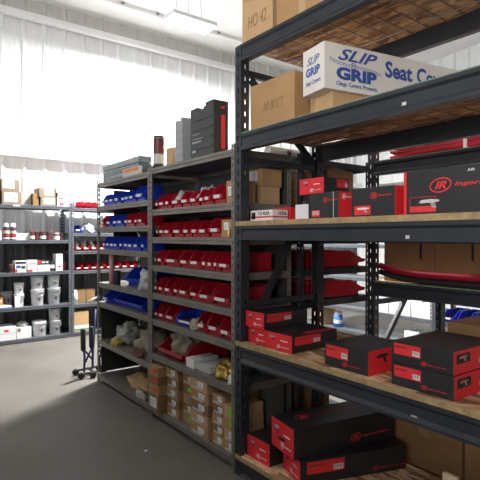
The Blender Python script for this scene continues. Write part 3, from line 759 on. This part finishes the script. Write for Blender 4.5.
b = NB(); tube(b, [(-.13, -.10, .05), (.10, -.08, .055)], .012, 8); tube(b, [(-.13, .08, .05), (.12, .10, .055)], .012, 8); tube(b, [(0, -.09, .055), (0, .10, .055)], .012, 8); link('base', b, M['rubber'], root)
for x, y in ((-.14, -.10), (.10, -.10), (-.14, .08), (.13, .10), (-.02, -.13)):
    b = NB(); prof = [(0, -.018), (.03, -.018), (.036, -.01), (.036, .01), (.03, .018), (0, .018)]
    lathe(b, prof, 16); b.transform(Matrix.Translation((x, y, .037)) @ Matrix.Rotation(R(90), 4, 'X') @ Matrix.Rotation(0, 4, 'Z')); link('wheel', b, M['rubber'], root)

# ------------------------------------------------------------------ BRANDED TOOL CARTONS
def logo_bm(w, h, long=True, mi=0):
    """IR oval mark followed by the maker's words, in a rectangle w x h"""
    b = NB()
    lw = min(w * .34, h * 1.6) if long else w
    ring(b, lw / 2, h / 2, lw / 2, h / 2, h * .09, rot=.15)
    add_text(b, 'IR', lw * .25, h * .24, lw * .52, h * .52, .03, .3)
    if long: add_text(b, 'Ingersoll Rand', lw * 1.12, h * .28, w - lw * 1.15, h * .36, .012, .25)
    return b
def tool_pic(w, h):
    b = NB()
    poly(b, [(.02 * w, .62 * h), (.1 * w, .8 * h), (.62 * w, .86 * h), (.95 * w, .75 * h), (.95 * w, .6 * h), (.72 * w, .52 * h), (.05 * w, .5 * h)], 0, 0)
    poly(b, [(.52 * w, .52 * h), (.72 * w, .52 * h), (.84 * w, .05 * h), (.64 * w, .02 * h)], .0003, 1)
    poly(b, [(0, .68 * h), (.1 * w, .72 * h), (.1 * w, .58 * h), (0, .6 * h)], .0003, 1)
    return b
def barcode(w, h):
    b = NB(); quad(b, 0, w, 0, h, 0, 0)
    for k in range(9): quad(b, w * (.08 + .095 * k), w * (.08 + .095 * k) + w * (.03 + .025 * (k % 3 == 0)), h * .25, h * .9, .0004, 1)
    return b
def put(B, name, face, bm, u, v, mats, label=None, e=.0014):
    bm.transform(Matrix.Translation((u, v, 0))); return B.decal(name, face, bm, mats, label, e)
def red_end_art(B, face, W, h):
    put(B, 'tool_picture', face, tool_pic(W * .24, h * .34), W * .14, h * .52, [M['greyink'], M['ink']])
    put(B, 'logo', face, logo_bm(W * .46, h * .22), W * .44, h * .14, M['paper'])
    q = NB(); quad(q, W * .58, W * .84, h * .58, h * .63); B.decal('model_line', face, q, M['paper'])
def black_side_art(B, face, W, h, lab=True, u_lab=(.06, .52), logo=True, barc=True, lu=.5):
    if lab:
        p = B.patch('red_label', face, W * u_lab[0], W * u_lab[1], h * .42, h * .92, M['redlab'], 'red label with white barcode')
        lw = W * (u_lab[1] - u_lab[0])
        q = NB(); add_text(q, 'Ingersoll Rand', 0, 0, lw * .42, h * .09, .01); put(B, 'label_print', face, q, W * u_lab[0] + lw * .06, h * .72, M['ink'], e=.002)
        if barc: put(B, 'barcode', face, barcode(lw * .26, h * .22), W * u_lab[1] - lw * .3, h * .48, [M['paper'], M['ink']], e=.002)
    if logo: put(B, 'logo', face, logo_bm(W * .40, h * .20), W * lu, h * .14, M['redlab'])
MR = [M['black'], M['red']]
IRG = 'red and black air tool cartons'
T3 = 1.6235
# third shelf
B = rowbox('carton', 'flat white parts carton with red stripe at left of middle shelf', 'box', 2.215, 2.428, 1.915, .13, T3, .068, M['paper'])
for face, W in (('front', B.w), ('right', B.d)):
    q = NB(); quad(q, 0, W, .02, .03); B.decal('red_stripe', face, q, M['redlab'])
    q = NB(); add_text(q, '12-RSA', W * .4, .038, W * .5, .02, .02); B.decal('lettering', face, q, M['ink'])
q = NB(); poly(q, [(.012, .012), (.05, .012), (.05, .055), (.012, .055)]); B.decal('emblem', 'front', q, M['ink'])
rowbox('carton', 'small red carton behind the flat white parts carton', 'box', 2.21, 2.38, 2.06, .14, T3, .088, M['red'])
rowbox('carton', 'plain white small box between parts carton and black tool carton', 'box', 1.93, 2.045, 1.945, .12, T3, .088, M['paper'])
B = rowbox('tool_carton', 'black tool carton with red end under a smaller red carton', 'box', 1.69, 1.914, 1.92, .35, T3, .142, MR, group=IRG, red_ends='x')
put(B, 'logo', 'front', logo_bm(B.w * .45, .03), B.w * .50, .085, M['redlab']); put(B, 'tool_label', 'front', barcode(.06, .035), .03, .012, [M['redlab'], M['paper']])
q = NB(); quad(q, B.w * .82, B.w * .84, .0, .142); B.decal('strap', 'front', q, M['greypaper'])
put(B, 'logo', 'right', logo_bm(.1, .03), .02, .10, M['paper'])
rowbox('tool_carton', 'red tool carton mostly hidden behind the plain white small box', 'box', 1.925, 2.07, 2.085, .20, T3, .141, MR, group=IRG, red_ends='y')
B = rowbox('tool_carton', 'red ended tool carton resting on top of the black carton', 'box', 1.83, 2.02, 1.955, .21, T3 + .1425, .09, MR, group=IRG, red_ends='y')
red_end_art(B, 'front', B.w, B.h); black_side_art(B, 'right', B.d, B.h, u_lab=(.5, .95), logo=False)
B = rowbox('tool_carton', 'black tool carton between the carton stack and the largest carton', 'box', 1.335, 1.592, 1.90, .34, T3, .142, MR, group=IRG, red_ends='x')
put(B, 'logo', 'front', logo_bm(B.w * .48, .032), B.w * .46, .085, M['redlab']); B.patch('red_label', 'front', .02, .12, .01, .055, M['redlab'])
put(B, 'tool_picture', 'front', tool_pic(.08, .03), .035, .02, [M['paper'], M['greyink']], e=.002)
b = NB(); bx(b, -.07, .07, 0, .18, 0, .006); bx(b, -.07, -.064, 0, .18, .006, .02); bx(b, -.07, .07, 0, .006, .006, .02); o = link('metal_tray', b, M['steel'], None, (1.98, 1.42, T3 + .1425), FRONT_ROW); tag(o, 'thin bare metal tray on the black tool carton', 'tray')
B = rowbox('tool_carton', 'largest black tool carton with red oval logo at right edge', 'box', .62, 1.272, 1.875, .42, T3, .19, MR, group=IRG, red_ends='x', bevel=.002)
B.patch('red_edge', 'front', 0, .014, 0, .19, M['red'])
put(B, 'logo', 'front', logo_bm(.40, .062), .125, .088, M['redlab'])
B.patch('red_label', 'front', .03, .155, .01, .035, M['redlab']); q = NB()
for (a, c_) in ((.03, .032), (.153, .155)): quad(q, a, c_, .035, .075)
quad(q, .03, .155, .073, .075); B.decal('label_outline', 'front', q, M['redlab'])
put(B, 'tool_picture', 'front', tool_pic(.10, .045), .075, .025, [M['greypaper'], M['greyink']], e=.002)
q = NB(); add_text(q, 'AIR', 0, 0, .03, .010, .01); put(B, 'lettering', 'front', q, .29, .165, M['paper'])
# fourth shelf
T4 = .8555
B = rowbox('tool_carton', 'left lower red ended carton on wooden shelf, nearest the post', 'box', 2.245, 2.425, 1.895, .36, T4, .10, MR, group=IRG, red_ends='y'); red_end_art(B, 'front', B.w, B.h)
B = rowbox('tool_carton', 'right lower red ended carton on wooden shelf under a stacked carton', 'box', 2.005, 2.238, 1.882, .38, T4, .10, MR, group=IRG, red_ends='y'); red_end_art(B, 'front', B.w, B.h); black_side_art(B, 'right', B.d, B.h, u_lab=(.06, .62), logo=False)
B.patch('red_stripe', 'top', B.w * .8, B.w * .98, .12, .38, M['red'])
B = rowbox('tool_carton', 'red ended carton stacked on top of the two lower cartons', 'box', 2.245, 2.428, 1.875, .37, T4 + .1005, .10, MR, group=IRG, red_ends='y'); red_end_art(B, 'front', B.w, B.h); black_side_art(B, 'right', B.d, B.h, u_lab=(.06, .62), logo=False)
B = rowbox('tool_carton', 'single black carton with red end in middle of wooden shelf', 'box', 1.461, 1.741, 1.87, .33, T4, .119, MR, group=IRG, red_ends='x'); black_side_art(B, 'front', B.w, B.h, u_lab=(.04, .56), lu=.42)
q = tool_pic(.10, .055); put(B, 'tool_picture', 'right', q, .06, .05, [M['ink'], M['ink']]); put(B, 'logo', 'right', logo_bm(.10, .022), .2, .03, M['paper'])
for i in range(2):
    B = rowbox('tool_carton', f'{["lower", "upper"][i]} of two stacked black cartons at right of wooden shelf', 'box', 1.031 + .006 * i, 1.331 + .004 * i, 1.87 + .004 * i, .38, T4 + .0995 * i, .099, MR, group=IRG, red_ends='x')
    black_side_art(B, 'front', B.w, B.h, u_lab=(.05, .5), lu=.5)
    B.patch('dark_panel', 'right', .02, .13, .045, .085, M['ink']); put(B, 'tool_picture', 'right', tool_pic(.07, .03), .04, .05, [M['gold'], M['greyink']], e=.002); put(B, 'logo', 'right', logo_bm(.15, .03), .2, .025, M['paper'])
# bottom shelf
T5 = .1255
B = rowbox('tool_carton', 'bottom shelf red ended carton at far left beside the post', 'box', 2.205, 2.425, 1.885, .62, T5, .138, MR, group=IRG, red_ends='y'); red_end_art(B, 'front', B.w, B.h)
B = rowbox('tool_carton', 'long carton on bottom shelf under the largest long carton', 'box', 1.93, 2.18, 1.924, .70, T5, .138, MR, group=IRG, red_ends='y', turn=-.34); red_end_art(B, 'front', B.w, B.h)
black_side_art(B, 'right', B.d, B.h, u_lab=(.06, .40), lu=.66)
B = rowbox('tool_carton', 'largest long black carton with red end on top, bottom shelf', 'box', 1.964, 2.214, 1.884, .755, T5 + .1385, .174, MR, group=IRG, red_ends='y', turn=-.19); red_end_art(B, 'front', B.w, B.h)
put(B, 'logo', 'right', logo_bm(.30, .05), .40, .03, M['redlab']); B.patch('hand_hole', 'front', B.w * .32, B.w * .62, B.h * .36, B.h * .48, M['ink'], e=.002)
q = logo_bm(.5, .07); q.transform(Matrix.Rotation(R(90), 4, 'Z')); q.transform(Matrix.Translation((.14, .1, 0))); B.decal('logo', 'top', q, M['redlab'])
rowbox('wooden_board', 'pale board standing at front of bottom shelf, cut by lower edge', 'board', 1.035, 1.10, 1.90, .02, T5, .405, M['wood'])
# cartons standing behind the tall rack near the floor
for i, (a, c_) in enumerate(((1.42, 1.90), (1.02, 1.405))):
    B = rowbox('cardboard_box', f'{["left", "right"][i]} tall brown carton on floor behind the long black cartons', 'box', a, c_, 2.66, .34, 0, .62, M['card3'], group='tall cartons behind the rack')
    q = NB(); quad(q, B.w * .42, B.w * .58, .3, .45); B.decal('print', 'front', q, M['pencil'])
    B.patch('tape', 'top', B.w * .4, B.w * .6, 0, .34, M['tape'])
# bay bottom, seen through the end frame
rowbox('cardboard_box', 'shade-darkened grey brown carton on bay floor seen under the rack shelf', 'box', 2.54, 2.80, 2.19, .12, .0805, .40, mat('shade_grey_card', (.12, .12, .10), .85))  # card colour darkened to stand in for the shade down here
rowbox('cardboard_box', 'brown carton in the unit behind, seen below the wooden shelf', 'box', 2.56, 2.85, 2.50, .3, .0805, .45, M['card3'])
# boxes seen through the end frame on the second level of the bay
G2 = 'brown boxes inside the bay beyond the rack post'
B = rowbox('cardboard_box', 'lower left brown box inside the bay beyond the post', 'box', 2.655, 2.725, 2.105, .16, 1.7505, .12, M['card'], group=G2)
B = rowbox('cardboard_box', 'lower right brown box inside the bay beyond the post', 'box', 2.54, 2.62, 2.105, .16, 1.7505, .12, M['card2'], group=G2)
B = rowbox('cardboard_box', 'upper brown box with paper label inside the bay beyond the post', 'box', 2.535, 2.73, 2.10, .18, 1.8705, .125, M['card'], group=G2); address_label(B, 'front', .06, .15, .04, .11)
b = NB(); tube(b, [(2.20, 2.60, 2.1355), (2.62, 2.60, 2.1355)], .034, 14); o = link('white_tube', b, M['paper'], None); tag(o, 'white cardboard tube lying across the bay top behind the rack', 'tube')

# ------------------------------------------------------------------ UPPER SHELVES OF THE TALL RACK
T1 = 2.7485; T2 = 2.1865
def scribble(B, face, u0, u1, v0, v1, s, seed):
    q = NB(); add_text(q, s, u0, v0, u1 - u0, v1 - v0, 0, .2)
    B.decal('handwriting', face, q, M['pencil'])
B = rowbox('cardboard_box', 'brown carton with handwriting at left end of the rack top', 'box', 2.16, 2.455, 1.868, .40, T1, .36, M['card2']); scribble(B, 'front', .06, .24, .08, .16, 'HO 42', 1)
b = NB(); bx(b, .02, .28, 0, .004, 0, .10); b.transform(Matrix.Translation((-B.w / 2, -.001, .26)) @ Matrix.Rotation(R(35), 4, 'X')); link('flap', b, M['card2'], B.o)
B.patch('tape', 'right', .17, .23, 0, .36, M['tape'])
B = rowbox('cardboard_box', 'tan carton second from left on the rack top', 'box', 1.70, 2.13, 1.872, .42, T1, .33, M['card']); B.patch('tape', 'front', .19, .24, 0, .33, M['tape'])
B = rowbox('cardboard_box', 'large brown box with faint handwriting below the rack top', 'box', 1.99, 2.39, 1.885, .40, T2, .285, M['card']); scribble(B, 'front', .12, .31, .10, .16, 'AB BOLT', 2); B.patch('tape', 'top', .17, .23, 0, .4, M['tape'])
rowbox('cardboard_box', 'plain tan carton between the large brown box and white box', 'box', 1.905, 1.98, 2.0, .30, T2, .24, M['card2'])

# white seat cover carton, long side turned to the camera
ang = math.atan2(-.18, .984)
BW, BD, BH = 1.0, .19, .238
o_ = Vector((1.803, 1.686, 0)) + Vector((.984, -.18, 0)) * (BW / 2)
c_ = Vector((1.803, 1.686, 0)) + Vector((.984, -.18, 0)) * .34 + Vector((.18, .984, 0)) * .025
box('cardboard_box', 'low tan carton lying under the white seat cover box', 'box', (c_.x, c_.y, T2), .54, .15, .093, M['card2'], rz=ang)
B = box('seat_cover_carton', 'long white seat cover carton with blue lettering on the rack', 'box', (o_.x, o_.y, T2 + .0935), BW, BD, BH, mat('white_carton', (.72, .70, .66), .7, 0, .06, 6), rz=ang, bevel=.003)
q = NB()
add_text(q, 'SLIP', .085, .156, .265, .062, .018, .45)
add_text(q, 'GRIP', .075, .056, .27, .066, .055)
add_text(q, 'N', .175, .128, .022, .017, .02)
add_text(q, 'Clings. Covers. Protects.', .075, .018, .275, .028, .014)
add_text(q, 'Seat', .405, .112, .20, .090, .03); add_text(q, 'Covers', .640, .112, .31, .090, .03)
for s, (a, c_) in ((1, (.03, .165)), (-1, (.205, .375))):
    N = 10
    for k in range(N):
        u0 = a + (c_ - a) * k / N; u1 = a + (c_ - a) * (k + 1) / N
        f = (lambda u: .137 + .022 * ((.165 - u) / .135) ** 2) if s == 1 else (lambda u: .137 - .016 * ((u - .205) / .17) ** 2)
        for off in (0, -.010):
            poly(q, [(u0, f(u0) + off), (u1, f(u1) + off), (u1, f(u1) + off + .003), (u0, f(u0) + off + .003)])
ring(q, .186, .136, .02, .016, .003)
B.decal('lettering', 'front', q, M['blueink'], 'blue printed lettering')
q = NB(); add_text(q, 'SLIP', .04, .150, .11, .04, 0, .4); add_text(q, 'GRIP', .03, .090, .125, .045, .035); add_text(q, 'Seat Covers', .03, .045, .13, .024, .008)
q.transform(Matrix(((0, 0, -1, -BW / 2 - .0012), (-1, 0, 0, BD), (0, 1, 0, 0), (0, 0, 0, 1)))); link('lettering', q, M['blueink'], B.o)
q = NB(); add_text(q, 'SG', .22, .05, .12, .07, .02); B.decal('lettering', 'bottom', q, M['greyink'])

# ------------------------------------------------------------------ SECOND RACK CONTENTS
b = NB()
for k in range(13):
    z0 = .036 + .043 * (k // 3); x0 = .12 + .05 * (k % 3)
    pts = [(x0 + .02 * math.sin(t * 3), .78 - t * 1.56 / 3.0, z0 + .012 * math.sin(t * 2.1 + k)) for t in [i * .25 for i in range(13)]]
    tube(b, pts, .021, 8)
o = link('air_hose', b, M['hose'], None, (3.14, 1.55, 2.1205)); tag(o, 'bundle of glossy red hose on the rack behind', 'hose')
for yy in (.16, -.18):
    b = NB(); bx(b, .085, .26, yy - .012, yy + .012, .012, .215); link('zip_tie', b, M['paper'], o)
for i, (a, c_) in enumerate(((1.935, 2.37), (1.56, 1.93), (1.18, 1.55))):
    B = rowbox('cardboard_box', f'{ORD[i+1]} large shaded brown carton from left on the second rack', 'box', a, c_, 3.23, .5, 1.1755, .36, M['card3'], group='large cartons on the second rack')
    B.patch('hand_slot', 'front', B.w * .72, B.w * .77, .18, .30, M['ink'])
for nm, m_, zc, r in (('red', M['hose'], .071, .024), ('black', M['rubber'], .023, .022)):
    b = NB(); pts = [(3.165 + .0, 2.36 - 1.5 * t, 1.1755 + zc + .05 * max(0, 1 - t * 4) ** 2) for t in [k / 16 for k in range(17)]]
    tube(b, pts, r, 8); o = link('rubber_hose', b, m_, None); tag(o, f'{nm} hose lying along the front of the second rack shelf', 'hose')
rowbox('cardboard_box', 'brown carton on the second rack behind the stacked black cartons', 'box', 1.50, 1.84, 3.24, .45, .4705, .45, M['card'])
# far shelving cartons
for i, y in enumerate((4.30, 4.12, 3.94, 3.76, 3.60)):
    rowbox('carton', f'{ORD[i+1]} distant white carton from left beyond the racks', 'box', y - .08, y + .08, 5.84, .3, .4205, .21 + .02 * (i % 2), M['paper'], group='distant white cartons beyond the racks')
can('jug', 'blue jug on distant shelving seen between the rack posts', 'jug', (5.92, 5.22, .0705), .075, .25, M['bluelab'], ((.3, .6, M['paper']),), M['paper'])
rowbox('cardboard_box', 'distant tan carton left of the blue jug between rack posts', 'box', 5.48, 5.72, 5.85, .3, .0705, .32, M['card2'])
rowbox('carton', 'distant white carton on lowest shelf beyond the rack brace', 'box', 3.74, 3.96, 5.85, .3, .0705, .14, M['paper'])
# a scrap on the floor
b = NB(); poly(b, [(0, 0), (.025, .005), (.03, .02), (.008, .024)], .002); o = link('paper_scrap', b, M['paper'], None, (1.50, 3.11, 0)); tag(o, 'tiny paper scrap lying alone on the dark floor', 'scrap')

# ------------------------------------------------------------------ LIGHTS
LX, LY, LZ = 3.62, 6.01, 4.60
root = empty('hanging_light', 'white rectangular LED panel hanging on wires from the ceiling', 'light', (LX, LY, LZ))
b = NB(); bx(b, -.36, .36, -.17, .17, .0, .06, 0, .008); link('housing', b, M['paper'], root)
b = NB(); bx(b, -.35, .35, -.16, .16, -.012, -.001); link('diffuser', b, mat('led_diffuser', (1, .99, .97), .5, emit=14), root)
for sx, sy in ((-.3, -.12), (-.02, 0), (.3, .12)):
    b = NB(); tube(b, [(sx, sy, .06), (sx * .8, sy, .56)], .004, 6); link('wire', b, M['greyink'], root)
def area(name, loc, sx, sy, power, rot=(0, 0, 0), col=(1, .985, .96), spread=180):
    l = bpy.data.lights.new(name, 'AREA'); l.shape = 'RECTANGLE'; l.size = sx; l.size_y = sy; l.energy = power; l.color = col; l.spread = R(spread)
    o = bpy.data.objects.new(name, l); COL.objects.link(o); o.location = loc; o.rotation_euler = rot
    return o
area('led_panel_light', (LX, LY, LZ - .02), .7, .32, 780, spread=180)
area('ceiling_lamp_right', (7.4, 2.2, 4.6), .7, .32, 120, spread=150)
area('added_fill_side', (-5.98, -2.6, 1.95), 3.7, 5.0, 720, (0, R(-90), 0), (1, .985, .965))  # added fill light from out of view, brightens the aisle-facing sides
area('added_fill_back', (-5.98, 4.2, 1.7), 2.4, 2.0, 110, (0, R(-90), 0), (1, .985, .965))  # added fill light, brightens the wall between the back shelves

w = bpy.data.worlds.new('room_ambient'); scn.world = w; w.use_nodes = True
bg = w.node_tree.nodes['Background']; bg.inputs[0].default_value = (.86, .93, 1, 1); bg.inputs[1].default_value = .03

# ------------------------------------------------------------------ CAMERA
cam = bpy.data.cameras.new('camera'); cam.sensor_width = 36; cam.lens = 36
co = bpy.data.objects.new('camera', cam); COL.objects.link(co)
co.location = (0, 0, 1.53); co.rotation_euler = (R(90 - .48), 0, R(-37.0)); cam.clip_start = .05
scn.camera = co
scn.view_settings.view_transform = 'Standard'; scn.view_settings.look = 'None'
scn.view_settings.gamma = 1; scn.view_settings.exposure = 0.0; scn.view_settings.use_curve_mapping = False
